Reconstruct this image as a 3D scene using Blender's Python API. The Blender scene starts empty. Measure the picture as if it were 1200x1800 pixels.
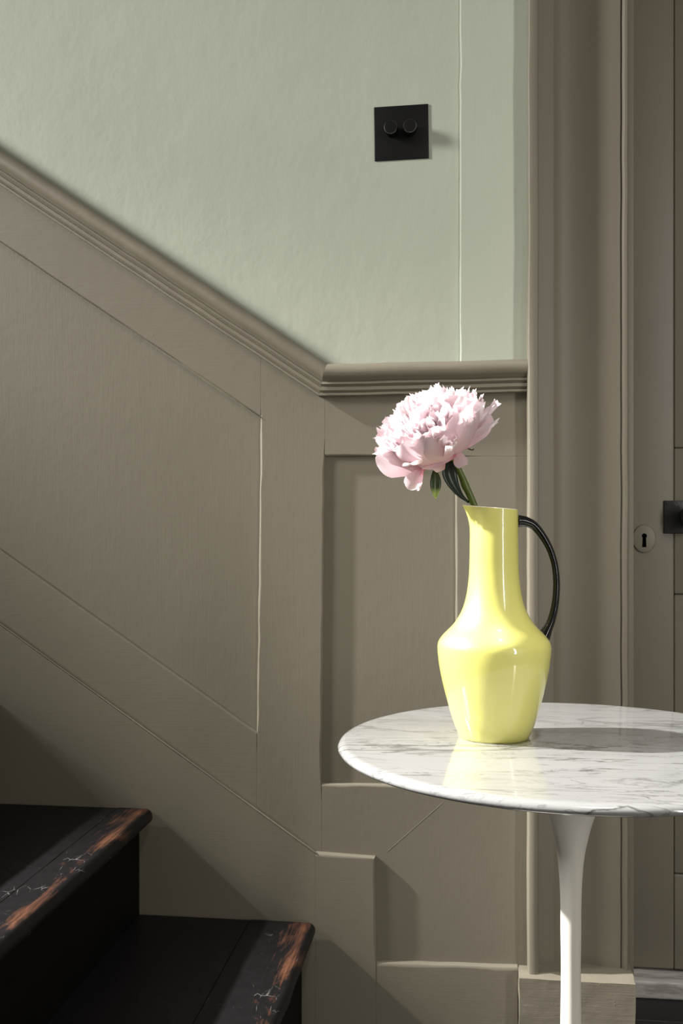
import bpy, bmesh, math, random
from math import sin, cos, pi, radians as R
from mathutils import Vector, Matrix, noise

random.seed(7)
S = bpy.context.scene
COL = S.collection

# ------------------------------------------------------------------ camera
# x runs along the wall (right), y goes into the wall (wall face = 0), z up, floor = 0
cam = bpy.data.cameras.new('camera'); camo = bpy.data.objects.new('camera', cam); COL.objects.link(camo)
cam.sensor_fit = 'VERTICAL'; cam.sensor_height = 36; cam.sensor_width = 24
cam.lens = 35.54; cam.shift_y = 24/1800; cam.clip_start = .02
camo.location = (0, -1.6254, .81)
camo.rotation_euler = (R(90), 0, R(7.09))
S.camera = camo

# ------------------------------------------------------------------ light
S.view_settings.view_transform = 'Standard'; S.view_settings.look = 'None'
S.view_settings.gamma = 1; S.view_settings.use_curve_mapping = False
S.view_settings.exposure = 0.0
S.cycles.use_denoising = True
S.cycles.max_bounces = 8
w = bpy.data.worlds.new('world'); S.world = w; w.use_nodes = True
w.node_tree.nodes['Background'].inputs[0].default_value = (1.0, .94, .86, 1)
w.node_tree.nodes['Background'].inputs[1].default_value = .17

def aim(o, target):
    o.rotation_euler = (Vector(target) - o.location).to_track_quat('-Z', 'Y').to_euler()

def lamp(name, kind, loc, target, power, color, **kw):
    l = bpy.data.lights.new(name, kind); o = bpy.data.objects.new(name, l); COL.objects.link(o)
    o.location = loc; aim(o, target); l.energy = power; l.color = color
    for k, v in kw.items(): setattr(l, k, v)
    return o
# low sun entering through an opening high on the left
lamp('sun_shaft', 'SPOT', (-4.0, -.56, 3.4), (.1, -.62, .50), 3900, (1, .975, .94),
     spot_size=R(21), spot_blend=.8, shadow_soft_size=.06)
# soft daylight of the stair window, left
lamp('window_light', 'AREA', (-3.4, -1.25, 2.5), (-.05, 0, 1.3), 11, (1, .98, .93),
     shape='RECTANGLE', size=.6, size_y=.8, spread=R(46))
# soft daylight from the room behind the camera
lamp('room_light', 'AREA', (1.9, -2.6, 1.5), (.55, 0, 1.1), 6.6, (1, .955, .90),
     shape='RECTANGLE', size=.22, size_y=2.2, spread=R(64))

# unseen fill lamp added above the table to brighten the shaded marble
lamp('table_fill', 'AREA', (.35, -.95, 2.75), (.22, -.55, .5), 2.0, (1, .965, .92),
     shape='DISK', size=.16, spread=R(48))
# ------------------------------------------------------------------ materials
def new_mat(name):
    m = bpy.data.materials.new(name); m.use_nodes = True
    nt = m.node_tree; b = nt.nodes['Principled BSDF']
    return m, nt, b
def N(nt, t, **kw):
    n = nt.nodes.new(t)
    for k, v in kw.items(): setattr(n, k, v)
    return n
def L(nt, a, b): nt.links.new(a, b)
def coords(nt, scale=(1, 1, 1), rot=(0, 0, 0), kind='Object'):
    tc = N(nt, 'ShaderNodeTexCoord'); mp = N(nt, 'ShaderNodeMapping')
    mp.inputs['Scale'].default_value = scale; mp.inputs['Rotation'].default_value = rot
    L(nt, tc.outputs[kind], mp.inputs[0]); return mp.outputs[0]
def noise_tex(nt, vec, scale, detail=4, rough=.5, dist=0):
    n = N(nt, 'ShaderNodeTexNoise'); n.inputs['Scale'].default_value = scale
    n.inputs['Detail'].default_value = detail; n.inputs['Roughness'].default_value = rough
    n.inputs['Distortion'].default_value = dist; L(nt, vec, n.inputs['Vector']); return n.outputs[0]
def ramp(nt, fac, stops):
    r = N(nt, 'ShaderNodeValToRGB'); L(nt, fac, r.inputs[0])
    e = r.color_ramp.elements
    while len(e) < len(stops): e.new(.5)
    for i, (p, c) in enumerate(stops):
        e[i].position = p; e[i].color = (c, c, c, 1) if isinstance(c, (int, float)) else (*c, 1)
    return r.outputs[0]
def mix(nt, fac, a, b, mode='MIX'):
    m = N(nt, 'ShaderNodeMix', data_type='RGBA', blend_type=mode)
    for s, v in ((m.inputs[0], fac), (m.inputs[6], a), (m.inputs[7], b)):
        if hasattr(v, 'is_output'): L(nt, v, s)
        elif isinstance(v, (int, float)): s.default_value = v if s.type == 'VALUE' else (v, v, v, 1)
        else: s.default_value = (*v, 1)
    return m.outputs[2]
def mth(nt, op, a, b=0):
    m = N(nt, 'ShaderNodeMath', operation=op)
    for s, v in zip(m.inputs, (a, b)):
        if hasattr(v, 'is_output'): L(nt, v, s)
        else: s.default_value = v
    return m.outputs[0]
def bump(nt, b, h, dist, strength=1):
    n = N(nt, 'ShaderNodeBump'); n.inputs['Strength'].default_value = strength
    n.inputs['Distance'].default_value = dist; L(nt, h, n.inputs['Height'])
    L(nt, n.outputs[0], b.inputs['Normal'])

def paint(name, col, rough=.5, brush='v', bdist=.0006, gritty=.0):
    """oil paint brushed over old wood or plaster"""
    m, nt, b = new_mat(name)
    iso = coords(nt)
    if brush == 'v': st = coords(nt, (1, 1, .045))
    elif brush == 'h': st = coords(nt, (.045, 1, 1))
    elif brush == 'd': st = coords(nt, (.05, 1, 1), (0, R(-33), 0))
    else: st = iso
    big = noise_tex(nt, iso, 3.5, 3)
    c = mix(nt, ramp(nt, big, [(.3, 0), (.7, 1)]), tuple(x*.965 for x in col), tuple(min(1, x*1.03) for x in col))
    L(nt, c, b.inputs['Base Color'])
    b.inputs['Roughness'].default_value = rough
    b.inputs['Specular IOR Level'].default_value = .35
    streak = noise_tex(nt, st, 420 if brush else 130, 3, .6)
    lump = noise_tex(nt, iso, 38, 4, .55)
    h = mth(nt, 'ADD', mth(nt, 'MULTIPLY', streak, .19 if brush else .2), mth(nt, 'MULTIPLY', lump, .55))
    sp = ramp(nt, noise_tex(nt, iso, 160, 2), [(.70, 0), (.80, 1)])
    h = mth(nt, 'ADD', h, mth(nt, 'MULTIPLY', sp, .12+gritty))
    bump(nt, b, h, bdist)
    return m

TAUPE = (.186, .168, .128)
SAGE = (.456, .486, .405)
M_taupe_v = paint('taupe_paint_vertical_brush', TAUPE, brush='v')
M_taupe_h = paint('taupe_paint_horizontal_brush', TAUPE, brush='h')
M_taupe_d = paint('taupe_paint_sloping_brush', TAUPE, brush='d')
M_taupe_door = paint('taupe_door_paint', tuple(x*.97 for x in TAUPE), .45, 'v', .0005)
M_sage_v = paint('sage_paint_vertical_brush', SAGE, .55, 'v', .0007)
M_rail = paint('taupe_rail_paint', tuple(x*1.06 for x in TAUPE), .45, 'h', .0008)
M_block = paint('taupe_block_paint', tuple(x*1.08 for x in TAUPE), .5, 'h', .0014, .2)

# sage plaster: orange peel roller relief
m, nt, b = new_mat('sage_plaster'); iso = coords(nt)
L(nt, mix(nt, ramp(nt, noise_tex(nt, iso, 4, 4), [(.3, 0), (.7, 1)]), tuple(x*.96 for x in SAGE), tuple(x*1.03 for x in SAGE)), b.inputs['Base Color'])
b.inputs['Roughness'].default_value = .6; b.inputs['Specular IOR Level'].default_value = .3
h = mth(nt, 'ADD', mth(nt, 'MULTIPLY', noise_tex(nt, iso, 95, 4, .6), .5), mth(nt, 'MULTIPLY', noise_tex(nt, iso, 17, 3), 1.4))
h = mth(nt, 'ADD', h, mth(nt, 'MULTIPLY', noise_tex(nt, coords(nt, (1, 1, .4), (0, R(30), 0)), 45, 3), .5))
bump(nt, b, h, .0007)
M_plaster = m

# marble
m, nt, b = new_mat('white_grey_veined_marble')
def ridge(vec, scale, width, dist=1.2, detail=6, rough=.55):
    n = noise_tex(nt, vec, scale, detail, rough, dist)
    a = mth(nt, 'ABSOLUTE', mth(nt, 'SUBTRACT', n, .5))
    return ramp(nt, a, [(0, 1), (width, 0)])
v1 = coords(nt, (.34, 1.5, 1), (0, 0, R(7)))
v2 = coords(nt, (.42, 1.9, 1.2), (.3, 0, R(10)))
v3 = coords(nt, (.3, 1.3, 1), (0, .2, R(-4)))
mask1 = ramp(nt, noise_tex(nt, v1, 5, 3), [(.42, 0), (.62, 1)])
mask2 = ramp(nt, noise_tex(nt, v2, 9, 2), [(.40, .1), (.60, 1)])
veins = mth(nt, 'MULTIPLY', ridge(v1, 9, .017, .9), mth(nt, 'ADD', mth(nt, 'MULTIPLY', mask1, .75), .2))
fine = mth(nt, 'MULTIPLY', ridge(v2, 23, .02, .7), mth(nt, 'MULTIPLY', mask2, .75))
fine2 = mth(nt, 'MULTIPLY', ridge(v3, 14, .010, 1.0), mth(nt, 'MULTIPLY', mask1, .6))
cloud = ramp(nt, noise_tex(nt, v1, 9, 6, .6, .8), [(.45, 0), (.8, 1)])
vt = mth(nt, 'MAXIMUM', mth(nt, 'MAXIMUM', veins, fine), fine2)
c = mix(nt, mth(nt, 'MULTIPLY', cloud, .5), (.35, .35, .345), (.245, .25, .245))
c = mix(nt, mth(nt, 'MULTIPLY', vt, 1.0), c, (.065, .068, .06))
L(nt, c, b.inputs['Base Color'])
b.inputs['Roughness'].default_value = .12; b.inputs['IOR'].default_value = 1.55
b.inputs['Coat Weight'].default_value = .6; b.inputs['Coat Roughness'].default_value = .02
M_marble = m

def plain(name, col, rough=.4, metal=0, coat=0, spec=.5):
    m, nt, b = new_mat(name)
    b.inputs['Base Color'].default_value = (*col, 1); b.inputs['Roughness'].default_value = rough
    b.inputs['Metallic'].default_value = metal; b.inputs['Coat Weight'].default_value = coat
    b.inputs['Coat Roughness'].default_value = .03; b.inputs['Specular IOR Level'].default_value = spec
    return m, nt, b
M_pedestal, nt, b = plain('cream_white_lacquer', (.83, .80, .72), .28, coat=.3)
M_black, nt, b = plain('matt_black_metal', (.006, .006, .006), .45, 0, 0, .25)
n_ = noise_tex(nt, coords(nt), 900, 2); bump(nt, b, n_, .0001)
M_gun, nt, b = plain('satin_black_ring', (.16, .155, .15), .25, .9)
M_iron, nt, b = plain('black_iron', (.012, .012, .014), .35, 0, 0, .6)
bump(nt, b, noise_tex(nt, coords(nt), 120, 3), .0006)
M_void, nt, b = plain('dark_void', (.001, .001, .001), 1, 0, 0, 0)

# yellow glaze
M_glaze, nt, b = plain('lime_yellow_glaze', (.70, .68, .2), .42, coat=1.0)
b.inputs['IOR'].default_value = 1.6
g = noise_tex(nt, coords(nt, (1, 1, .5)), 14, 2)
L(nt, mix(nt, g, (.71, .675, .165), (.74, .71, .20)), b.inputs['Base Color'])
b.inputs['Subsurface Weight'].default_value = .0
bump(nt, b, noise_tex(nt, coords(nt), 22, 2), .0007)
M_lip, nt, b = plain('cream_glaze_lip', (.80, .77, .58), .2, coat=1)
M_handle, nt, b = plain('glossy_black_glaze', (.004, .004, .004), .12, coat=.3, spec=.4)
bump(nt, b, noise_tex(nt, coords(nt), 60, 2), .0006)

# black stained stair boards worn to bare wood along the nosing; nx = local x of the nosing edge
m, nt, b = new_mat('worn_black_stair_paint')
uvn = N(nt, 'ShaderNodeTexCoord'); sx = N(nt, 'ShaderNodeSeparateXYZ'); L(nt, uvn.outputs['Object'], sx.inputs[0])
edge = sx.outputs[0]                    # 0 at nosing, negative towards the riser
gr = noise_tex(nt, coords(nt, (1, .05, 1)), 260, 4, .6)
pt = noise_tex(nt, coords(nt, (1, .4, 1)), 13, 5, .62, .6)
near = N(nt, 'ShaderNodeMapRange'); L(nt, edge, near.inputs[0])
near.inputs[1].default_value = -.075; near.inputs[2].default_value = -.008; near.inputs[3].default_value = 0; near.inputs[4].default_value = .28
k = mth(nt, 'ADD', mth(nt, 'ADD', pt, near.outputs[0]), mth(nt, 'MULTIPLY', mth(nt, 'SUBTRACT', gr, .5), .22))
off = N(nt, 'ShaderNodeMapRange'); L(nt, edge, off.inputs[0])
off.inputs[1].default_value = -.010; off.inputs[2].default_value = .002; off.inputs[3].default_value = 0; off.inputs[4].default_value = .16
k = mth(nt, 'SUBTRACT', k, off.outputs[0])
wear = ramp(nt, k, [(.68, 0), (.86, 1)])
c = mix(nt, noise_tex(nt, coords(nt), 60, 3), (.004, .0037, .0043), (.012, .011, .0125))
c = mix(nt, wear, c, mix(nt, gr, (.05, .022, .013), (.24, .10, .055)))
vo = N(nt, 'ShaderNodeTexVoronoi', feature='DISTANCE_TO_EDGE'); vo.inputs['Scale'].default_value = 62
L(nt, coords(nt, (1, .55, 1)), vo.inputs['Vector'])
crk = ramp(nt, vo.outputs['Distance'], [(0, 1), (.035, 0)])
cm = ramp(nt, noise_tex(nt, coords(nt), 21, 4, .6), [(.56, 0), (.66, 1)])
crk = mth(nt, 'MULTIPLY', mth(nt, 'MULTIPLY', crk, cm), ramp(nt, edge, [(0, 0), (1, 0)]) if False else 1)
nearc = N(nt, 'ShaderNodeMapRange'); L(nt, edge, nearc.inputs[0])
nearc.inputs[1].default_value = -.13; nearc.inputs[2].default_value = -.03
crk = mth(nt, 'MULTIPLY', crk, nearc.outputs[0])
c = mix(nt, mth(nt, 'MULTIPLY', crk, .75), c, (.26, .24, .24))
L(nt, c, b.inputs['Base Color'])
b.inputs['Roughness'].default_value = .45; b.inputs['Specular IOR Level'].default_value = .22
bump(nt, b, mth(nt, 'ADD', mth(nt, 'MULTIPLY', gr, .5), mth(nt, 'ADD', crk, mth(nt, 'MULTIPLY', noise_tex(nt, coords(nt), 40, 3), .6))), .0006)
M_tread = m
m, nt, b = new_mat('black_riser_paint')
L(nt, mix(nt, noise_tex(nt, coords(nt), 30, 4), (.0015, .0015, .0016), (.006, .005, .005)), b.inputs['Base Color'])
b.inputs['Roughness'].default_value = .7; b.inputs['Specular IOR Level'].default_value = .12
bump(nt, b, noise_tex(nt, coords(nt, (1, .1, 1)), 150, 4), .0008)
M_riser = m
m, nt, b = new_mat('worn_threshold_paint')
q = ramp(nt, noise_tex(nt, coords(nt, (.2, 1, 1)), 60, 5, .65), [(.45, 0), (.62, 1)])
L(nt, mix(nt, q, (.55, .53, .50), (.30, .28, .26)), b.inputs['Base Color'])
bump(nt, b, noise_tex(nt, coords(nt), 90, 4), .001)
M_thresh = m
m, nt, b = new_mat('black_floor_paint')
L(nt, mix(nt, noise_tex(nt, coords(nt, (.1, 1, 1)), 60, 4), (.008, .008, .009), (.022, .02, .02)), b.inputs['Base Color'])
b.inputs['Roughness'].default_value = .55
bump(nt, b, noise_tex(nt, coords(nt, (.06, 1, 1)), 160, 4), .0006)
M_floor = m

# petals: UV.y = 0 base .. 1 tip
def petal_mat(name, tip, base, deep, transl):
    m, nt, b = new_mat(name)
    out = nt.nodes['Material Output']
    uv = N(nt, 'ShaderNodeUVMap'); s = N(nt, 'ShaderNodeSeparateXYZ'); L(nt, uv.outputs[0], s.inputs[0])
    oi = N(nt, 'ShaderNodeObjectInfo')
    c = mix(nt, ramp(nt, s.outputs[1], [(.15, 0), (.85, 1)]), base, tip)
    st = N(nt, 'ShaderNodeMapping'); L(nt, uv.outputs[0], st.inputs[0]); st.inputs['Scale'].default_value = (14, .8, 1)
    c = mix(nt, mth(nt, 'MULTIPLY', ramp(nt, noise_tex(nt, st.outputs[0], 3, 3), [(.45, 0), (.75, 1)]), .35), c, base)
    c = mix(nt, ramp(nt, s.outputs[1], [(.04, 1), (.2, 0)]), c, deep)
    c = mix(nt, mth(nt, 'MULTIPLY', oi.outputs['Random'], .22), c, base)
    L(nt, c, b.inputs['Base Color']); b.inputs['Roughness'].default_value = .55
    b.inputs['Specular IOR Level'].default_value = .25
    t = N(nt, 'ShaderNodeBsdfTranslucent'); L(nt, c, t.inputs[0])
    ms = N(nt, 'ShaderNodeMixShader'); ms.inputs[0].default_value = transl
    L(nt, b.outputs[0], ms.inputs[1]); L(nt, t.outputs[0], ms.inputs[2]); L(nt, ms.outputs[0], out.inputs[0])
    return m
M_petal_in = petal_mat('inner_petal', (.97, .93, .94), (.93, .52, .63), (.70, .12, .26), .5)
M_petal_out = petal_mat('guard_petal', (.93, .80, .83), (.90, .58, .66), (.70, .22, .28), .38)
def leaf_mat(name, a, bcol, tipc=None):
    m, nt, b = new_mat(name)
    uv = N(nt, 'ShaderNodeUVMap'); s = N(nt, 'ShaderNodeSeparateXYZ'); L(nt, uv.outputs[0], s.inputs[0])
    mid = ramp(nt, mth(nt, 'ABSOLUTE', mth(nt, 'SUBTRACT', s.outputs[0], .5)), [(0, 1), (.05, 0)])
    c = mix(nt, mid, a, bcol)
    if tipc: c = mix(nt, ramp(nt, s.outputs[1], [(.62, 0), (.8, 1)]), c, tipc)
    L(nt, c, b.inputs['Base Color']); b.inputs['Roughness'].default_value = .35
    return m
M_leaf = leaf_mat('dark_green_leaf', (.012, .024, .012), (.03, .055, .02))
M_leaf2 = leaf_mat('pale_tipped_leaf', (.035, .06, .018), (.10, .16, .04), (.35, .45, .12))
M_stem, nt, b = plain('green_stem', (.10, .145, .018), .4)
M_calyx, nt, b = plain('ochre_calyx', (.36, .17, .03), .5)
M_sepal, nt, b = plain('dark_red_sepal', (.05, .015, .015), .5)

# ------------------------------------------------------------------ helpers
def link(name, me, mat, parent=None, loc=None):
    o = bpy.data.objects.new(name, me); COL.objects.link(o)
    if mat and not me.materials: me.materials.append(mat)
    if parent: o.parent = parent
    if loc: o.location = loc
    return o
def from_bm(name, bm, mat, parent=None, smooth=False, loc=None):
    bmesh.ops.recalc_face_normals(bm, faces=bm.faces)
    me = bpy.data.meshes.new(name); bm.to_mesh(me); bm.free()
    for p in me.polygons: p.use_smooth = smooth
    return link(name, me, mat, parent, loc)
def empty(name, loc, label=None, cat=None, group=None, parent=None, kind=None):
    o = bpy.data.objects.new(name, None); COL.objects.link(o); o.location = loc
    o.empty_display_size = .05
    return tag(o, label, cat, group, kind)
def tag(o, label=None, cat=None, group=None, kind=None):
    for k, v in (('label', label), ('category', cat), ('group', group), ('kind', kind)):
        if v: o[k] = v
    return o
def smooth_by_angle(o, ang=35):
    me = o.data; bm = bmesh.new(); bm.from_mesh(me)
    for f in bm.faces: f.smooth = True
    for e in bm.edges:
        if len(e.link_faces) == 2 and e.calc_face_angle(0) > R(ang): e.smooth = False
    bm.to_mesh(me); bm.free()

def board(name, poly, radii, yf, th, mat, parent=None, wob=.0004, step=.03, rd=.004, seed=0):
    """A board in the wall plane: outline poly [(x,z)], edge i from poly[i] to poly[i+1] rounded over radii[i].
    The front face is at y=yf, thickness th goes into the wall."""
    rnd = random.Random(seed or hash_name(name + str(poly[0])))
    n = len(poly)
    area = sum(poly[i][0]*poly[(i+1) % n][1] - poly[(i+1) % n][0]*poly[i][1] for i in range(n))
    if area < 0:
        poly = poly[::-1]; radii = [radii[(n-2-i) % n] for i in range(n)]
    P = [Vector((p[0], p[1])) for p in poly]
    nrm = []
    for i in range(n):
        d = (P[(i+1) % n]-P[i]).normalized(); nrm.append(Vector((-d.y, d.x)))      # inward
    pts = []                                   # (point, function radius-scale -> inset vector)
    for i in range(n):
        a, bq = P[i], P[(i+1) % n]
        r1, r0 = radii[i], radii[(i-1) % n]
        n1, n0 = nrm[i], nrm[(i-1) % n]
        det = n0.x*n1.y-n0.y*n1.x
        if abs(det) < .25: off = n1*((r0+r1)/2)
        else: off = Vector(((r0*n1.y-r1*n0.y)/det, (n0.x*r1-n1.x*r0)/det))
        pts.append((a, off))
        k = max(1, int((bq-a).length/step))
        for j in range(1, k):
            t = j/k
            wv = noise.noise(Vector((a.x*7+t*(bq-a).length*30, a.y*7, i)))*wob*2.2+rnd.uniform(-wob, wob)*.4 if r1 > .001 else 0
            pts.append((a.lerp(bq, t)+n1*wv, n1*(r1*(1+(rnd.uniform(-.25, .25) if r1 > .001 else 0)))))
    bm = bmesh.new(); rings = []
    for kk in range(5):
        a = pi/2*(1-kk/4)
        s, dep = 1-sin(pi/2-a), rd*(1-cos(pi/2-a))
        # kk=0 front: full inset, depth 0 ; kk=4 side: no inset, depth rd
        s, dep = 1-sin(pi/2*kk/4), rd*(1-cos(pi/2*kk/4))
        rings.append([bm.verts.new((p.x+o.x*s, yf+dep, p.y+o.y*s)) for p, o in pts])
    rings.append([bm.verts.new((p.x, yf+th, p.y)) for p, o in pts])
    for a, bq in zip(rings, rings[1:]):
        for i in range(len(a)):
            j = (i+1) % len(a); bm.faces.new((a[i], a[j], bq[j], bq[i]))
    bm.faces.new(rings[0]); bm.faces.new(rings[-1][::-1])
    bm.edges.ensure_lookup_table()
    o = from_bm(name, bm, mat, parent); smooth_by_angle(o, 40)
    big = max(o.data.polygons, key=lambda p: (p.normal.y < -.9, p.loop_total))
    ek = set(big.edge_keys)
    for e in o.data.edges:
        if tuple(sorted(e.vertices)) in ek: e.use_edge_sharp = True
    return o
def hash_name(s):
    h = 7
    for ch in s: h = (h*31+ord(ch)) % 100003
    return h

def box_bm(bm, x0, x1, y0, y1, z0, z1):
    vs = [bm.verts.new((x, y, z)) for x in (x0, x1) for y in (y0, y1) for z in (z0, z1)]
    for f in ((0, 1, 3, 2), (4, 6, 7, 5), (0, 4, 5, 1), (2, 3, 7, 6), (0, 2, 6, 4), (1, 5, 7, 3)):
        bm.faces.new([vs[i] for i in f])
def box(name, x0, x1, y0, y1, z0, z1, mat, parent=None, bev=0, loc=None):
    bm = bmesh.new(); box_bm(bm, x0, x1, y0, y1, z0, z1)
    if bev: bmesh.ops.bevel(bm, geom=list(bm.edges), offset=bev, segments=3, profile=.5, affect='EDGES')
    o = from_bm(name, bm, mat, parent, loc=loc)
    if bev: smooth_by_angle(o, 50)
    return o
def lathe(name, prof, mat, parent=None, seg=96, loc=None, closed=False, deform=None):
    bm = bmesh.new(); rings = []
    for r, z in prof:
        if r < 1e-6: rings.append([bm.verts.new((0, 0, z))])
        else: rings.append([bm.verts.new((r*cos(2*pi*i/seg), r*sin(2*pi*i/seg), z)) for i in range(seg)])
    for a, b_ in zip(rings, rings[1:]):
        for i in range(seg):
            j = (i+1) % seg
            if len(a) == 1: bm.faces.new((a[0], b_[i], b_[j]))
            elif len(b_) == 1: bm.faces.new((a[i], a[j], b_[0]))
            else: bm.faces.new((a[i], a[j], b_[j], b_[i]))
    if deform:
        for v in bm.verts: deform(v)
    return from_bm(name, bm, mat, parent, True, loc)
def catmull(pts, n):
    pts = [Vector(p) for p in pts]; q = [pts[0]*2-pts[1]]+pts+[pts[-1]*2-pts[-2]]; out = []
    for i in range(1, len(q)-2):
        for j in range(n):
            t = j/n; a, b_, c, d = q[i-1], q[i], q[i+1], q[i+2]
            out.append(.5*((2*b_)+(c-a)*t+(2*a-5*b_+4*c-d)*t*t+(3*b_-a-3*c+d)*t**3))
    out.append(pts[-1]); return out
def tube(name, pts, mat, parent=None, seg=16, loc=None, up=Vector((0, 1, 0)), cross=None):
    """pts: list of 5-vectors (x,y,z, half width in plane, half width along up)"""
    bm = bmesh.new(); rings = []
    for i, p in enumerate(pts):
        c = Vector(p[:3]); a = Vector(pts[max(0, i-1)][:3]); b_ = Vector(pts[min(len(pts)-1, i+1)][:3])
        t = (b_-a).normalized(); n1 = t.cross(up).normalized(); n2 = n1.cross(t).normalized()
        ring = []
        for k in range(seg):
            an = 2*pi*k/seg; ca, sa = cos(an), sin(an)
            if cross: ca, sa = cross(ca, sa)
            ring.append(bm.verts.new(c+n1*ca*p[3]+n2*sa*p[4]))
        rings.append(ring)
    for a, b_ in zip(rings, rings[1:]):
        for i in range(seg):
            j = (i+1) % seg; bm.faces.new((a[i], a[j], b_[j], b_[i]))
    bm.faces.new(rings[0]); bm.faces.new(rings[-1])
    return from_bm(name, bm, mat, parent, True, loc)
def catmull5(pts, n):
    q = [pts[0]]+list(pts)+[pts[-1]]; out = []
    for i in range(1, len(q)-2):
        for j in range(n):
            t = j/n
            out.append([.5*((2*b_)+(c-a)*t+(2*a-5*b_+4*c-d)*t*t+(3*b_-a-3*c+d)*t**3) for a, b_, c, d in zip(q[i-1], q[i], q[i+1], q[i+2])])
    out.append(list(pts[-1])); return out

# ------------------------------------------------------------------ setting: floor and wall
XL, XR, ZT = -1.75, 1.75, 2.6
floor = box('floor', XL, XR, -2.4, .45, -.08, -.02, M_floor); tag(floor, 'black painted board floor below the stairs', kind='structure')
y = -2.4; i = 0
pw = .118
plank_me = None
while y < .44:
    w_ = min(pw, .45-y)
    if w_ > pw-.001 and plank_me:
        o = link('plank', plank_me, None, floor, (0, y, 0))
    else:
        o = box('plank', XL, XR, .0012, w_-.0012, -.02, 0, M_floor, floor, .0015, (0, y, 0))
        if w_ > pw-.001: plank_me = o.data
    y += pw

OPX0, OPX1, OPZ = .243, 1.08, 2.06       # door opening
wall = empty('wall_back', (0, 0, 0), 'sage plaster wall over taupe panelled dado', kind='structure')
box('plaster', XL, .097, 0, .24, 1.02, ZT, M_plaster, wall)
box('lower_wall', XL, .097, .0, .24, 0, 1.02, M_taupe_v, wall)        # face of the recessed panels
box('lintel', .097, XR, 0, .24, OPZ, ZT, M_plaster, wall)
box('jamb_wall', .097, OPX0, 0.0205, .24, 0, OPZ, M_taupe_v, wall)
box('side_wall', OPX1, XR, 0, .24, 0, OPZ, M_plaster, wall)
F, T, G = -.0088, .0088, -.0185                      # frame face and thickness
q = .0035; s_ = .00014
sl = (.9865-1.2866)/(-.3338+.7781)      # panel top slope
def up_line(p, slope, x): return (x, p[1]+slope*(x-p[0]))
slb = (.4744-.7689)/(-.3404+.7781)
sls = (.2841-.6467)/(-.2423+.7781)
XE = -1.6
dl = (1.0254-1.4429+.062)/(-.2309+.7743)
dado_under = lambda x: (x, 1.045-.685*(x+.2309))
# recessed panels
board('panel', [up_line((-.3338, .99), sl, XE), (-.325, .99), (-.325, .44), up_line((-.3404, .44), slb, XE)], [s_]*4, -.001, .004, M_taupe_v, wall)
board('panel', [(-.24, .93), (-.01, .93), (-.01, .385), (-.24, .385)], [s_]*4, -.001, .004, M_taupe_v, wall)
# sage upright board beside the plaster
board('upright_board', [(-.0117, 1.06), (.096, 1.06), (.096, ZT), (-.0117, ZT)], [.0003, .0003, .0003, .0022], -.0055, .006, M_sage_v, wall, wob=.0006, rd=.0025)

# panelled frame members
board('top_rail', [dado_under(-.3338), (-.3338, .9865), up_line((-.3338, .9865), sl, XE), dado_under(XE)], [s_, q, s_, s_], F, T, M_taupe_d, wall)
board('bottom_rail', [(-.3404, .4744), up_line((-.3404, .4744), slb, XE), up_line((-.2423, .2841-.02), sls, XE), (-.3404, .2841-.02+sls*(-.3404+.2423))], [q, s_, s_, s_], F, T, M_taupe_d, wall)
zs = .2841-.02+sls*(-.3404+.2423)
board('stile', [dado_under(-.3338), (-.3338, .9865), (-.3404, .4744), (-.3404, zs), (-.2335, .2641), (-.2335, .3936), (-.2284, .9219), (-.2284, 1.045)],
      [s_, q, s_, s_, s_, q, s_, s_], F, T, M_taupe_v, wall)
board('top_rail', [(-.2284, 1.045), (-.2284, .9219), (-.0188, .9201), (.096, .9201), (.096, 1.045)], [s_, q, s_, s_, s_], F, T, M_taupe_v, wall)
board('stile', [(-.0188, .9201), (-.0188, .3958), (.096, .3968), (.096, .9201)], [q, s_, s_, s_], F, T, M_taupe_v, wall)
board('bottom_rail', [(-.2335, .3936), (-.0188, .3958), (.096, .3968), (.096, .09), (-.2335, .09)], [q*1.3, s_, s_, s_, s_], F, T, M_taupe_v, wall)

# filled diagonal splits telegraphing through the paint
def split(x0, z0, x1, z1, yf):
    d = Vector((x1-x0, z1-z0)).normalized(); n = Vector((-d.y, d.x))*.0004
    board('filled_split', [(x0+n.x, z0+n.y), (x1+n.x, z1+n.y), (x1-n.x, z1-n.y), (x0-n.x, z0-n.y)], [s_]*4, yf, .0008, M_taupe_d, wall, rd=.0004)
# paint and filler built up on sloping joints, coloured paler as lit edges
M_bead = paint('built_up_paint_lit', tuple(x*1.7 for x in TAUPE), .45, 'd', .0012, .3)
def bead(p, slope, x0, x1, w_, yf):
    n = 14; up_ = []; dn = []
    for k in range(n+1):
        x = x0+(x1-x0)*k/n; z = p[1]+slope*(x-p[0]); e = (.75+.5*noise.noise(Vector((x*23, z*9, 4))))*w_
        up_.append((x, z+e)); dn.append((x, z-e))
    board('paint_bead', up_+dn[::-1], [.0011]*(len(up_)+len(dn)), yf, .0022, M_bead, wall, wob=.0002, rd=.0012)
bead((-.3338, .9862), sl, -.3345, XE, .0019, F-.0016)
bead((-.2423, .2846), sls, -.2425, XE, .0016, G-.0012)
split(-.128, .287, -.040, .368, F-.0002)
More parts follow.
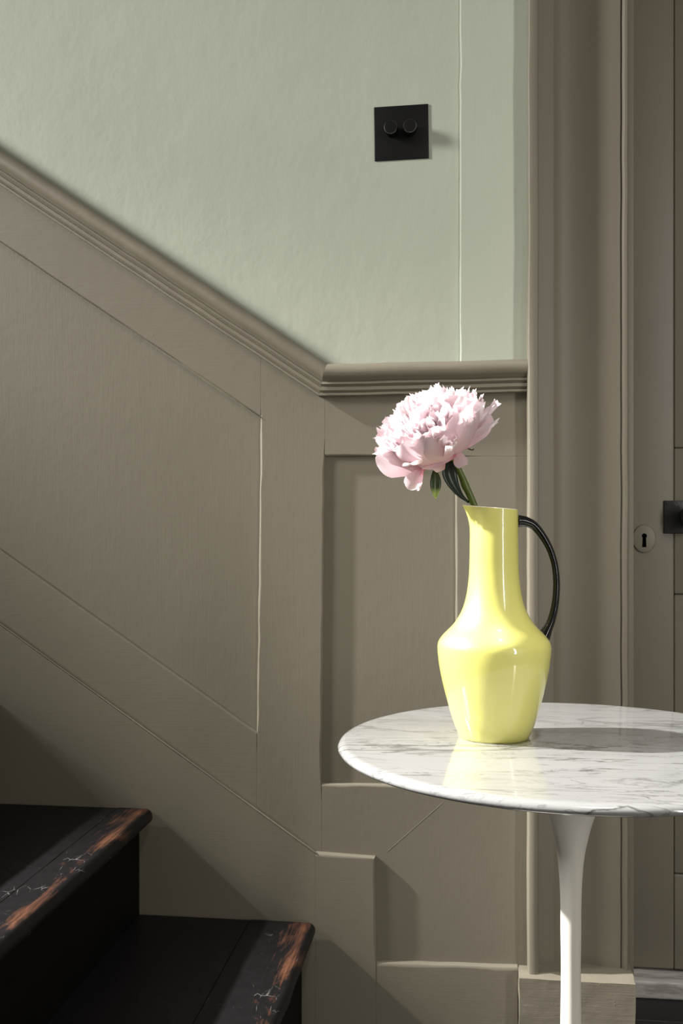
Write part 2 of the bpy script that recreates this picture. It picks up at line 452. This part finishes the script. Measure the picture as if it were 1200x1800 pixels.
# string board and skirting, proud of the frame
strg = empty('trim_1', (0, 0, 0), 'taupe string board following the stairs and stepping down to the skirting', kind='structure')
board('string_board', [up_line((-.2423, .2841), sls, XE), (-.2423, .2841), (-.2423, .0), (XE, .0)], [q*.55, s_, s_, s_], G, .0100, M_taupe_d, strg, rd=.003)
board('string_end_block', [(-.2423, .2841), (-.1462, .2806), (-.1440, .1140), (-.1440, .0), (-.2423, .0)], [q*1.5, q, s_, s_, s_], G-.0003, .0105, M_taupe_h, strg, rd=.004)
sk = board('baseboard_back', [(-.1440, .1140), (.0785, .1185), (.0785, 0), (-.1440, 0)], [q*1.7, s_, s_, s_], G, .0100, M_taupe_h, None, rd=.005)
tag(sk, 'taupe skirting board with a lit rounded top edge', kind='structure')

# dado rail moulding
def moulding(name, prof, path, mat, parent=None, mats=None):
    """prof [(down, out)] swept along path [(x,z)] with mitres; out goes to -y"""
    P = [Vector(p) for p in path]; secs = []
    dirs = [(b_-a).normalized() for a, b_ in zip(P, P[1:])]
    dens = []
    for i, p in enumerate(P):
        if i in (0, len(P)-1):
            d = dirs[0] if i == 0 else dirs[-1]; nn = Vector((d.y, -d.x))
        else:
            n0 = Vector((dirs[i-1].y, -dirs[i-1].x)); n1 = Vector((dirs[i].y, -dirs[i].x))
            nn = (n0+n1).normalized(); nn /= nn.dot(n0)
        dens.append((p, nn))
        if i < len(dirs):
            k = int((P[i+1]-p).length/.02); nn2 = Vector((dirs[i].y, -dirs[i].x))
            for j in range(1, k): dens.append((p.lerp(P[i+1], j/k), nn2))
    bm = bmesh.new(); rings = []
    for p, nn in dens:
        wv = noise.noise(Vector((p.x*19, p.y*19, 3)))*.0009
        rings.append([bm.verts.new((p.x+nn.x*(v+wv), -o*(1+noise.noise(Vector((p.x*25, p.y*25, v*90)))*.03) if o > 0 else .004, p.y+nn.y*(v+wv))) for v, o in prof])
    m_ = len(prof)
    for a, b_ in zip(rings, rings[1:]):
        for i in range(m_):
            j = (i+1) % m_; bm.faces.new((a[i], a[j], b_[j], b_[i]))
    bm.faces.new(rings[0]); bm.faces.new(rings[-1][::-1])
    o = from_bm(name, bm, mat, parent); smooth_by_angle(o, 32); return o
dp = [(0, 0), (.0005, .017), (.002, .0215)]
for k in range(0, 9):
    a = -pi/2+pi*k/8*.92
    dp.append((.0145+.0125*sin(a), .0225+.0125*cos(a)))
dp += [(.0285, .024), (.0295, .0225), (.0305, .0245), (.034, .0255), (.0355, .0225), (.0375, .0205), (.0385, .0225), (.0435, .0225), (.0455, .019), (.047, .018), (.0478, .0205), (.0512, .0205), (.052, .0185), (.052, 0)]
cut = lambda a, b_: (a, b_)
d1 = moulding('trim_2', dp, [(-.2215, 1.0700), (.0935, 1.0715)], M_rail)
tag(d1, 'level taupe dado rail moulding ending at the door surround', kind='structure')
d2 = moulding('trim_3', dp, [(XE, 1.0700+.6715*(XE+.2215)*-1), (-.2215, 1.0700)], M_rail)
tag(d2, 'sloping taupe dado rail moulding rising with the stairs', kind='structure')
# turn both cut ends onto the shared mitre line
ang = math.atan(.6715)/2
for o, side in ((d1, 0), (d2, 1)):
    for v in o.data.vertices:
        px, pz = v.co.x+.2215, v.co.z-1.07
        lim = pz*math.tan(ang)          # mitre line leans left going down
        if side == 0 and px < .001: v.co.x = -.2215+lim+.0002
        if side == 1:
            # along-direction coordinate
            if (px*cos(ang*2)-pz*sin(ang*2)) > -.001:
                t = (lim-px)/(cos(2*ang)+sin(2*ang)*math.tan(ang))
                v.co.x += t*cos(2*ang); v.co.z -= t*sin(2*ang)

# door surround (architrave) on its block
arch = empty('trim_4', (.17, 0, 0), 'taupe moulded door surround on a square block', kind='structure')
ap = [(.0930, .008), (.0930, -.033), (.0940, -.0360), (.0962, -.0375), (.1055, -.0375), (.1085, -.0362), (.1095, -.0335), (.1095, -.005),
      (.112, -.0035), (.134, -.0035), (.1365, -.0015), (.139, .003), (.150, .008), (.165, .0100), (.180, .0095), (.195, .0065), (.210, .0025), (.224, -.0010), (.2345, -.0020),
      (.2375, -.0015), (.2385, .0015), (.2398, .0015), (.2408, -.0030), (.2435, -.0062), (.2475, -.0062), (.2500, -.003), (.2505, .012)]
def column(name, prof, z0, z1, mat, parent, step=.03, mirror=None):
    bm = bmesh.new(); rings = []; nz = int((z1-z0)/step)
    for k in range(nz+1):
        z = z0+(z1-z0)*k/nz
        ring = []
        for x, y_ in prof:
            wv = noise.noise(Vector((x*14, 5, z*13)))*.0009+noise.noise(Vector((x*50, 9, z*60)))*.0003
            xx = x+wv
            if mirror: xx = mirror-xx
            ring.append(bm.verts.new((xx, y_+wv*.5, z)))
        rings.append(ring)
    m_ = len(prof)
    for a, b_ in zip(rings, rings[1:]):
        for i in range(m_):
            j = (i+1) % m_; bm.faces.new((a[i], a[j], b_[j], b_[i]))
    bm.faces.new(rings[0]); bm.faces.new(rings[-1])
    o = from_bm(name, bm, mat, parent); smooth_by_angle(o, 40)
    return o
def shift(o, dx): 
    for v in o.data.vertices: v.co.x += dx
def adopt(o):                       # child of arch keeps world place
    for v in o.data.vertices: v.co.x -= .17
adopt(column('moulding', ap+[(.2505, .020), (.093, .020)], .1135, 2.02, M_taupe_v, arch))
adopt(column('moulding', ap+[(.2505, .020), (.093, .020)], .1135, 2.02, M_taupe_v, arch, mirror=1.323))
def block(x0, x1):
    bm = bmesh.new(); box_bm(bm, x0, x1, -.047, .02, 0, .117)
    bmesh.ops.subdivide_edges(bm, edges=list(bm.edges), cuts=10, use_grid_fill=True)
    for v in bm.verts:
        d = noise.noise(v.co*42)*.0010+noise.noise(v.co*160)*.0004
        v.co += Vector((d*1.3, d, d*1.5 if v.co.z > .1 else 0))
        # rounded top front arris
        if v.co.z > .110 and v.co.y < -.035: v.co.z -= .004
    o = from_bm('plinth_block', bm, M_block, arch, True); smooth_by_angle(o, 50); return o
adopt(block(.0795, .2535)); adopt(block(1.0695, 1.2435))
adopt(box('head', .093, 1.23, -.0165, .012, 2.02, 2.16, M_taupe_h, arch, .004))

# ------------------------------------------------------------------ door
YD = .20
door = empty('door_1', (.27, YD, 0), 'taupe panelled door with a black knob, standing back in its frame', kind='structure')
def dloc(o):
    for v in o.data.vertices: v.co.x -= .27; v.co.y -= YD
    return o
DX0, DX1, DZ0, DZ1 = .262, 1.06, .034, 2.03
def dbox(name, x0, x1, z0, z1, y0, y1, bev=.0012, mat=M_taupe_door):
    return dloc(box(name, x0, x1, y0, y1, z0, z1, mat, door, bev))
dbox('panel_backing', DX0+.02, DX1-.02, DZ0+.02, DZ1-.02, YD+.012, YD+.035, 0)
dbox('stile', DX0, .3585, DZ0, DZ1, YD, YD+.042, .003)
dbox('stile', .96, DX1, DZ0, DZ1, YD, YD+.042, .003)
dbox('stile', .615, .705, .25, 1.95, YD, YD+.04, .003)
for z0, z1 in ((DZ0, .20), (.6905, .9455), (1.93, DZ1)):
    dbox('rail', .3585, .96, z0, z1, YD, YD+.041, .003)
# raised fields inside the panels
for x0, x1 in ((.3585, .615), (.705, .96)):
    for z0, z1 in ((.20, .6905), (.9455, 1.93)):
        dbox('door_panel', x0+.0008, x1-.0008, z0+.0008, z1-.0008, YD+.0035, YD+.02, .003)
# painted-over escutcheon with keyhole
es = lathe('escutcheon', [(0, 0), (.0188, 0), (.0205, .0006), (.0210, .0018), (.0210, .004)], M_taupe_door, door, 40)
es.rotation_euler = (R(90), 0, 0); es.scale = (.95, 1.18, 1); es.location = (.3075-.27, -.0018+.004-.004, .787)
for v in es.data.vertices: v.co.z = -v.co.z+.0018
bm = bmesh.new()
kp = [(.0042*cos(a), .0042*sin(a)+.0062) for a in [R(-50)+R(280)*k/14 for k in range(15)]]+[(-.0036, -.0135), (.0034, -.0135)]
f1 = [bm.verts.new((x, -.0042, z)) for x, z in kp]; f2 = [bm.verts.new((x, .002, z)) for x, z in kp]
bm.faces.new(f1); bm.faces.new(f2)
for i in range(len(kp)): j = (i+1) % len(kp); bm.faces.new((f1[i], f1[j], f2[j], f2[i]))
from_bm('keyhole', bm, M_void, door, loc=(.3075-.27, 0, .786))
box('knob_plate', .3409-.27, .3975-.27, -.004, 0, .7961, .8538, M_iron, door, .0012)
kn = lathe('door_knob', [(0, .056), (.010, .0555), (.018, .052), (.0225, .046), (.0235, .040), (.0215, .034), (.015, .029), (.0095, .025), (.009, .014), (.012, .008), (.0165, .005), (.017, .0)], M_iron, door, 48, (.384-.27, -.003, .826))
kn.rotation_euler = (R(90), 0, 0)
# small panel-head screws on the plate
for sx_, sz in ((.3455, .8492), (.3455, .8007), (.393, .8492), (.393, .8007)):
    sc = lathe('screw', [(0, .0012), (.0016, .0009), (.0021, 0)], M_iron, door, 12, (sx_-.27, -.0038, sz)); sc.rotation_euler = (R(90), 0, 0)
th_ = box('trim_5', .2535, 1.07, .155, .25, 0, .0305, M_thresh, None, .004); tag(th_, 'worn pale threshold under the door', kind='structure')
# door lining (jambs and head) round the leaf, and a dark plug behind
lin = empty('trim_6', (.25, .1, 0), 'taupe door lining inside the opening', kind='structure')
for n_, a in (('jamb', (.243, .2605, .013, .245, 0, OPZ)), ('jamb', (1.0625, 1.08, .013, .245, 0, OPZ)), ('lining_head', (.2605, 1.0625, .013, .245, 2.034, OPZ))):
    o = box(n_, *a, M_taupe_v, lin, .0015)
    for v in o.data.vertices: v.co.x -= .25; v.co.y -= .1

# ------------------------------------------------------------------ dimmer switch
sw = empty('dimmer_switch', (-.1050, 0, 1.4415), 'square matt black wall plate with two round dimmer knobs on the sage plaster', 'light switch')
o = box('switch_plate', -.0435, .0435, -.0022, .0, -.0435, .0435, M_black, sw, .0006); o.rotation_euler = (0, R(-.8), 0)
def knob():
    k = lathe('dimmer_knob', [(0, .0170), (.0088, .0170), (.0098, .0168), (.0104, .0160), (.0106, .0145), (.0106, .0035), (.0092, .003), (.0092, -.0045)], M_black, sw, 48)
    r_ = lathe('chamfer_ring', [(.0097, .0172), (.0106, .0162), (.01075, .0150), (.0106, .0148), (.0096, .0165), (.0097, .0172)], M_gun, k, 48)
    bm = bmesh.new()
    for i in range(28):
        a = 2*pi*i/28; c, s = cos(a), sin(a)
        b0 = len(bm.verts)
        vs = [bm.verts.new((c*r-s*t, s*r+c*t, z)) for r in (.0103, .0110) for t in (-.0004, .0004) for z in (.005, .0140)]
        for f in ((0, 1, 3, 2), (4, 6, 7, 5), (0, 4, 5, 1), (2, 3, 7, 6), (0, 2, 6, 4), (1, 5, 7, 3)): bm.faces.new([vs[i_] for i_ in f])
    from_bm('knurling', bm, M_black, k)
    k.rotation_euler = (R(90), 0, 0); return k
k1 = knob(); k1.location = (-.0158, -.0065, .0015)
k2 = knob(); k2.location = (.0148, -.0065, .0022)

# ------------------------------------------------------------------ staircase
st = empty('staircase', (-.2469, 0, 0), 'black stained wooden stairs worn to bare wood along the nosings', 'stairs')
RISE, GO, N0, ZN = .1732, .2690, -.2469, .174
YS0, YS1 = -.0235, -1.05
for i in range(5):
    nx = N0-GO*i-(-.2469); zt = ZN+RISE*i
    tr = empty('tread', (nx, 0, zt)); tr.parent = st
    # front plank with half-round nosing, then back plank
    bm = bmesh.new()
    SEAM = (.100, .052, .06, .07, .06)[i]
    prof = [(-SEAM, 0), (-.004, -.0003)]+[(-.004+.0125*cos(a)*.85-.001, -.0125+.0122*sin(a)) for a in [R(80-20*k) for k in range(9)]]+[(-.006, -.0285), (-.010, -.031), (-SEAM, -.031)]
    NY = 40; rings = []
    for k in range(NY+1):
        yy = YS0+(YS1-YS0)*k/NY
        rings.append([bm.verts.new((x+(noise.noise(Vector((x*10, yy*17, i*5)))*.0016 if x > -.05 else noise.noise(Vector((3, yy*30, i*5)))*.0006),
                                    yy, z+noise.noise(Vector((x*20, yy*13, i*9+3)))*.0009)) for x, z in prof])
    m_ = len(prof)
    for a, b_ in zip(rings, rings[1:]):
        for j in range(m_): jj = (j+1) % m_; bm.faces.new((a[j], a[jj], b_[jj], b_[j]))
    bm.faces.new(rings[0]); bm.faces.new(rings[-1])
    o = from_bm('plank', bm, M_tread, tr); smooth_by_angle(o, 40)
    bm = bmesh.new(); x0 = -GO-.02
    box_bm(bm, x0, -SEAM-.0015, YS1, YS0, -.031, -.0006)
    bmesh.ops.bevel(bm, geom=list(bm.edges), offset=.0008, segments=1, affect='EDGES')
    from_bm('plank', bm, M_tread, tr)
    # riser below the nosing
    zb = 0 if i == 0 else ZN+RISE*(i-1)-.031
    rz = box('riser', nx-.038, nx-.0165, YS1, YS0, zb+.0, zt-.031, M_riser, st, .001)
    # small filler of paint where tread meets wall
# closed underside so no light leaks below the flight
bm = bmesh.new(); vs = []
pts = [(-.05, 0), (-.05, .10)]
for i in range(1, 5): pts += [(-.05-GO*i+.0, ZN+RISE*(i-1)-.035), (-.05-GO*i, ZN+RISE*i-.035)]
pts += [(-1.33, ZN+RISE*4-.035), (-1.33, 0)]
a = [bm.verts.new((x, YS0-.001, z)) for x, z in pts]; b_ = [bm.verts.new((x, YS1+.01, z)) for x, z in pts]
bm.faces.new(a); bm.faces.new(b_)
for i in range(len(pts)): j = (i+1) % len(pts); bm.faces.new((a[i], a[j], b_[j], b_[i]))
from_bm('carcass', bm, M_riser, st)

# ------------------------------------------------------------------ side table
TX, TY, TZ, TR = .1118, -.503, .575, .2535
tb = empty('side_table', (TX, TY, 0), 'round white veined marble side table on a slender cream trumpet pedestal', 'table')
prof = [(0, 0), (TR-.011, 0), (TR-.0075, -.0003), (TR-.004, -.0013), (TR-.0014, -.0030), (TR, -.0056), (TR-.0006, -.0080), (TR-.003, -.0100), (TR-.010, -.0122), (TR-.03, -.0155), (TR-.065, -.021), (0, -.021)]
def chip(v):
    r = math.hypot(v.co.x, v.co.y)
    if r > TR-.02:
        d = noise.noise(Vector((v.co.x*60, v.co.y*60, v.co.z*120)))*.0005
        v.co.x += v.co.x/r*d; v.co.y += v.co.y/r*d
lathe('tabletop', prof, M_marble, tb, 160, (0, 0, TZ), deform=chip)
pp = [(.0, 0), (.150, 0), (.155, .003), (.152, .007), (.120, .016), (.080, .030), (.050, .050), (.030, .080), (.0195, .120), (.0145, .165), (.0122, .22), (.0110, .29), (.0106, .33), (.0111, .365), (.0113, .40), (.0127, .432), (.0149, .453), (.0186, .471), (.0230, .4875), (.031, .508), (.045, .530), (.065, .546), (.085, .5540), (0, .5545)]
ppv = [Vector((a, b_, 0)) for a, b_ in pp[1:-1]]
lathe('pedestal', [(0, 0)]+[(v.x, v.y) for v in catmull(ppv, 5)]+[(0, .5545)], M_pedestal, tb, 64)

# ------------------------------------------------------------------ jug
JX, JY, JZ = .0295, -.487, TZ
jug = empty('jug', (JX, JY, JZ), 'tall lime yellow glazed jug with a narrow neck, pouring lip and black loop handle', 'jug')
jug.rotation_euler = (0, 0, R(6))
K = 1.126/1777
def hz(py): return (1297.5-py)*K
raw = [(0, 1299), (50, 1299), (56.5, 1298.2), (61, 1295.5), (67, 1282), (74, 1263), (80.5, 1240), (88, 1212), (94.5, 1182), (97.7, 1160), (99.1, 1143), (98.3, 1134), (95, 1126.5), (87, 1116.5), (72.5, 1102), (61.5, 1086), (54, 1070), (49, 1052), (45.8, 1033), (43.6, 1010), (42.8, 985), (42.2, 950), (42, 915), (42, 896.5)]
base = [Vector((r*K, hz(py), 0)) for r, py in raw]
cv = catmull(base[1:], 4)
outer = [(v.x, v.y) for v in cv]
ztop = outer[-1][1]
def spout(v):
    z = v.co.z
    t = max(0, min(1, (z-(ztop-.030))/.030))
    r = math.hypot(v.co.x, v.co.y)
    if r < .01: return
    a = math.atan2(v.co.y, -v.co.x)        # 0 at the left (-x)
    wgt = math.exp(-(a/.55)**2)
    push = .0085*wgt*t**2.6
    v.co.x -= push; v.co.y *= 1-.25*wgt*t**2
    lean = (-v.co.x/.027)
    v.co.z += t*t*(.0019*lean+.0010*wgt)
inner = [(.0252, ztop-.0006), (.0240, ztop-.004), (.0236, ztop-.03), (.0236, ztop-.07)]+[(max(.002, r-.0035), z) for r, z in outer[::-1] if z < ztop-.075 and z > .004]+[(0, .004)]
body = lathe('body', [(0, 0.0004)]+outer, M_glaze, jug, 96, deform=spout)
lip = lathe('lip', [outer[-1], (outer[-1][0]-.0004, ztop+.0006), (.0260, ztop+.0007)]+inner[:3], M_lip, jug, 96, deform=spout)
ins = lathe('lining', inner[2:], M_lip, jug, 64)
hp = [(911, 918.5, 11), (917, 918.6, 10), (925, 920, 8.9), (939, 927, 7.6), (955, 947, 6.8), (967.5, 971, 6.1), (975.3, 999, 5.9), (977.8, 1031, 6.1), (975.3, 1065, 6.5), (968.6, 1093, 7.4), (962, 1108, 9.0), (955.5, 1121, 12), (951, 1127, 13)]
hpts = [[(x-868.3)*K, 0, hz(y_), w_*K, w_*K*1.15] for x, y_, w_ in hp]
tube('handle', catmull5(hpts, 5), M_handle, jug, 20, cross=lambda c, s: (c*(1-.16*abs(s)), s*(1-.10*c*c)))

# ------------------------------------------------------------------ peony
U = Vector((cos(R(7.09)), sin(R(7.09)), 0))      # picture-right
V = Vector((-sin(R(7.09)), cos(R(7.09)), 0))     # away from the viewer
ZZ = Vector((0, 0, 1))
def J(px, py, depth=0):                         # metres about the jug, in the plane through it facing the viewer
    k = K*(1+depth/1.126)
    return U*((px-868.3)*K+(px-600)*depth/1777) + V*depth + ZZ*(JZ+(924-py)*k-(924-1297.5)*K)
PF = Vector((JX, JY, 0))
rec = J(794, 806, .0)                            # top of stem
pe = empty('peony', tuple(PF+J(833, 896)), 'large pale pink ruffled peony bloom leaning left out of the yellow jug', 'flower')
PO = pe.location.copy()
sub = -PO+PF
spts = [(872, 1010, .0), (852, 940, .002), (833, 889, .001), (822, 864, .0), (818, 856, .0), (811, 838, .0), (800, 815, 0), (794, 803, .0)]
swd = [4.2, 4.5, 6.0, 6.2, 7.0, 5.6, 6.0, 7.2]
sp = []
for (x, y_, d), w_ in zip(spts, swd):
    p = J(x, y_, d)+sub; sp.append([p.x, p.y, p.z, w_*K, w_*K])
tube('stem', catmull5(sp, 5), M_stem, pe, 14, cross=lambda c, s: (c*(1+.06*cos(5*math.atan2(s, c))), s*(1+.06*cos(5*math.atan2(s, c)))))

def petal_mesh(name, Ln, W, phi0, phi1, cup=.4, ruf=.08, notch=.06, seed=0, nu=8, nv=10, shape=1.0, mat=None, tipcurl=0, freq=3, r0=.006):
    rnd = random.Random(seed); o1, o2 = rnd.uniform(0, 50), rnd.uniform(0, 50)
    bm = bmesh.new(); uvl = bm.loops.layers.uv.new('UVMap'); grid = []
    # centre line
    cl = [(r0, 0.0, phi0)]; n_s = nv*4
    for k in range(1, n_s+1):
        t = k/n_s; ph = phi0+(phi1-phi0)*t**.9+tipcurl*max(0, t-.75)*4
        cl.append((cl[-1][0]+cos(ph)*Ln/n_s, cl[-1][1]+sin(ph)*Ln/n_s, ph))
    for j in range(nv+1):
        row = []
        for i in range(nu+1):
            u = i/nu*2-1; t = j/nv
            tt = t*(1-notch*abs(noise.noise(Vector((u*freq*1.7, o1, 2))))*2.2-(.10*abs(u)**2.2)*shape)
            x_ = tt*n_s; a = min(n_s-1, int(x_)); fr = x_-a
            r = cl[a][0]*(1-fr)+cl[a+1][0]*fr; h = cl[a][1]*(1-fr)+cl[a+1][1]*fr; ph = cl[a][2]
            wd = W*.5*(sin(pi*min(1, .10+t*.86)**(.95/ (1)))**.75 if t < .62 else (sin(pi*(.10+.62*.86))**.75)*(1-(max(0, (t-.62)/.38))**2.6*.42*shape)) if False else W*.5*(.16+.84*min(1, t/.62)**.8)*(1-max(0, (t-.62)/.38)**2.4*.38*shape)
            nr, nh = -sin(ph), cos(ph)
            c_ = cup*wd*(1-(1-u*u)) + ruf*W*t*t*(noise.noise(Vector((u*freq, t*2.2, o2)))*1.6+.35*sin(u*freq*3.1+o1)*abs(u))
            tang = u*wd*(1-.18*cup*u*u)
            row.append((bm.verts.new((r+nr*c_, tang, h+nh*c_)), (i/nu, t)))
        grid.append(row)
    for j in range(nv):
        for i in range(nu):
            q4 = [grid[j][i], grid[j][i+1], grid[j+1][i+1], grid[j+1][i]]
            f = bm.faces.new([x[0] for x in q4])
            for lp, x in zip(f.loops, q4): lp[uvl].uv = x[1]
            f.smooth = True
    me = bpy.data.meshes.new(name); bm.to_mesh(me); bm.free()
    if mat: me.materials.append(mat)
    return me
# flower frame: axis leans left, a little towards the viewer
axis = (ZZ*cos(R(27))-U*sin(R(27)))
axis = (axis*cos(R(14))-V*sin(R(14))).normalized()
ex = (U-axis*U.dot(axis)).normalized(); ey = axis.cross(ex)
FB = Matrix((( ex.x, ey.x, axis.x), (ex.y, ey.y, axis.y), (ex.z, ey.z, axis.z)))
center = rec+sub+axis*.003-U*.010
def place(me, az, dz=0, scale=1.0, tilt=0, roll=0, off=None, name='petal'):
    o = bpy.data.objects.new(name, me); COL.objects.link(o); o.parent = pe
    rot = FB @ Matrix.Rotation(az, 3, 'Z') @ Matrix.Rotation(-tilt, 3, 'Y') @ Matrix.Rotation(roll, 3, 'X')
    M = rot.to_4x4(); M = M @ Matrix.Diagonal((scale, scale, scale, 1))
    M.translation = center+axis*dz+(off or Vector())
    o.matrix_basis = M
    return o
rr = random.Random(11)
guard = [petal_mesh('guard_petal', .076, .062, R(-14), R(82+6*k), .42, .05, .02, 100+k, 10, 12, 1.0, M_petal_out, freq=2) for k in range(4)]
second = [petal_mesh('second_petal', .068, .044, R(2), R(80+6*k), .35, .09, .07, 200+k, 10, 10, .9, M_petal_out, freq=3) for k in range(4)]
ruffle = [petal_mesh('ruffle_petal', .060, .015+.003*k, R(-4+4*k), R(16+6*k), .28, .20, .15, 300+k, 12, 9, .35, M_petal_in, freq=3.2, r0=.002) for k in range(6)]
curled = [petal_mesh('curled_petal', .052, .026, R(0), R(55), .45, .16, .12, 400+k, 8, 8, .7, M_petal_in, freq=3, r0=.002) for k in range(3)]
for k in range(9):
    place(guard[k % 4], 2*pi*k/9+rr.uniform(-.15, .15), -.001*(k % 2), rr.uniform(1.0, 1.1), R(rr.uniform(-8, 6)))
place(guard[0], R(-50), -.002, 1.20, R(1)); place(guard[2], R(-14), -.002, 1.12, R(2)); place(guard[1], R(-95), -.003, 1.02, R(0))
for k in range(12):
    place(second[k % 4], 2*pi*k/12+rr.uniform(-.2, .2), .002, rr.uniform(.88, 1.04), R(rr.uniform(-6, 10)))
n_ruf = 245
for k in range(n_ruf):
    # golden spiral over the dome
    t = (k+.5)/n_ruf
    el = math.asin(.20+.80*t**.9) if t < 1 else pi/2
    az = k*2.39996
    rad = 1/math.sqrt((cos(el)/1.06)**2+(sin(el)/.98)**2)
    me = ruffle[rr.randrange(6)] if rr.random() < .72 else curled[rr.randrange(3)]
    place(me, az+rr.uniform(-.12, .12), 0, rad*rr.uniform(1.0, 1.22)*(1.07+.03*cos(az)), el-R(8)+rr.uniform(-.1, .1), rr.uniform(-.7, .7))
# hanging and reflexed petals under the bloom
def hang(L_, W_, px, py, dirp, nrm_d, sc=1, seed=0, cup=.5, phi=60, depth=-.012, mat=M_petal_out):
    """free petal: base at picture point, growing along dirp=(right,up), cup opening towards nrm_d=(right, toward viewer)"""
    me = petal_mesh('loose_petal', L_, W_, R(0), R(phi), cup, .06, .03, seed, 10, 10, .7, mat, freq=2, r0=0)
    d = (U*dirp[0]+ZZ*dirp[1]).normalized(); n = (U*nrm_d[0]-V*nrm_d[1]+ZZ*.1); n = (n-d*n.dot(d)).normalized()
    yv = n.cross(d)
    M = Matrix(((d.x, yv.x, n.x), (d.y, yv.y, n.y), (d.z, yv.z, n.z))).to_4x4()
    p = J(px, py, depth)+sub; M.translation = p
    o = bpy.data.objects.new('petal', me); COL.objects.link(o); o.parent = pe; o.matrix_basis = M; return o
hang(.030, .021, 742, 826, (-.50, -.9), (-.2, .8), seed=501, phi=38, depth=-.028, cup=.35)
hang(.022, .010, 742, 832, (-.15, -1), (-.5, .8), seed=502, phi=20, depth=-.030)
hang(.046, .034, 802, 800, (-1, .02), (-.1, .9), seed=503, phi=12, depth=-.030, cup=-.35)
hang(.020, .016, 803, 794, (.35, -.95), (.2, .9), seed=504, phi=20, depth=-.026, cup=-.3)
hang(.020, .016, 782, 812, (-.55, -.8), (-.2, .7), seed=505, phi=50, depth=-.022, mat=M_petal_out)
hang(.013, .007, 760, 818, (-1, -.3), (-.2, .9), seed=506, phi=-30, depth=-.032)
hang(.062, .040, 786, 796, (.28, .95), (.15, .9), seed=507, phi=20, depth=-.034, cup=-.30)
hang(.052, .040, 806, 794, (.50, .85), (.3, .8), seed=508, phi=22, depth=-.020, cup=-.35)
hang(.050, .038, 790, 806, (-.62, .7), (.0, .9), seed=509, phi=24, depth=-.036, cup=-.30)
hang(.044, .034, 776, 806, (-.95, .35), (-.2, .9), seed=510, phi=22, depth=-.034, cup=-.30)
hang(.056, .044, 748, 826, (-.93, .36), (-.1, .9), seed=512, phi=16, depth=-.024, cup=-.30)
# receptacle, sepals, leaves
o = lathe('calyx', [(0, -.004), (.006, -.003), (.0085, .001), (.0095, .005), (.006, .009), (0, .010)], M_calyx, pe, 20)
o.matrix_basis = (FB.to_4x4()); o.location = J(797, 804, -.004)+sub
def leaf(name, pts, W, mat, nrm_, fold=.35, parent=pe, tipp=1.0):
    """blade along 3D points, width profile elliptical"""
    c = catmull(pts, 4); bm = bmesh.new(); uvl = bm.loops.layers.uv.new('UVMap'); rows = []
    for j, p in enumerate(c):
        t = j/(len(c)-1); tg = (c[min(j+1, len(c)-1)]-c[max(j-1, 0)]).normalized()
        sd = tg.cross(nrm_).normalized(); up = sd.cross(tg)
        wd = W*.5*max(.02, sin(pi*min(1, .03+t**tipp*.97))**.8)
        rows.append([(bm.verts.new(p+sd*u*wd+up*(abs(u)*wd*fold)), ((u+1)/2, t)) for u in (-1, -.6, -.25, 0, .25, .6, 1)])
    for a, b_ in zip(rows, rows[1:]):
        for i in range(6):
            q4 = (a[i], a[i+1], b_[i+1], b_[i]); f = bm.faces.new([x[0] for x in q4]); f.smooth = True
            for lp, x in zip(f.loops, q4): lp[uvl].uv = x[1]
    bmesh.ops.recalc_face_normals(bm, faces=bm.faces)
    me = bpy.data.meshes.new(name); bm.to_mesh(me); bm.free()
    o = link(name, me, mat, parent)
    sm = o.modifiers.new('thick', 'SOLIDIFY'); sm.thickness = .0004
    return o
vdir = -V
leaf('leaf', [J(824, 886, -.002)+sub, J(808, 872, -.008)+sub, J(794, 850, -.012)+sub, J(788, 830, -.012)+sub, J(790, 808, -.008)+sub], .0175, M_leaf, vdir+U*.3, .3, tipp=1.9)
leaf('leaf', [J(764, 828, -.012)+sub, J(765, 845, -.016)+sub, J(765, 862, -.018)+sub, J(766, 880, -.016)+sub], .0125, M_leaf2, vdir+U*.2, .35)
leaf('sepal', [J(812, 786, -.006)+sub, J(822, 791, -.006)+sub, J(830, 794, -.006)+sub, J(833, 791, -.006)+sub], .003, M_sepal, ZZ+vdir*.4, .2)
leaf('sepal', [J(806, 792, -.02)+sub, J(805, 800, -.022)+sub, J(799, 812, -.02)+sub], .006, M_calyx, vdir, .2)
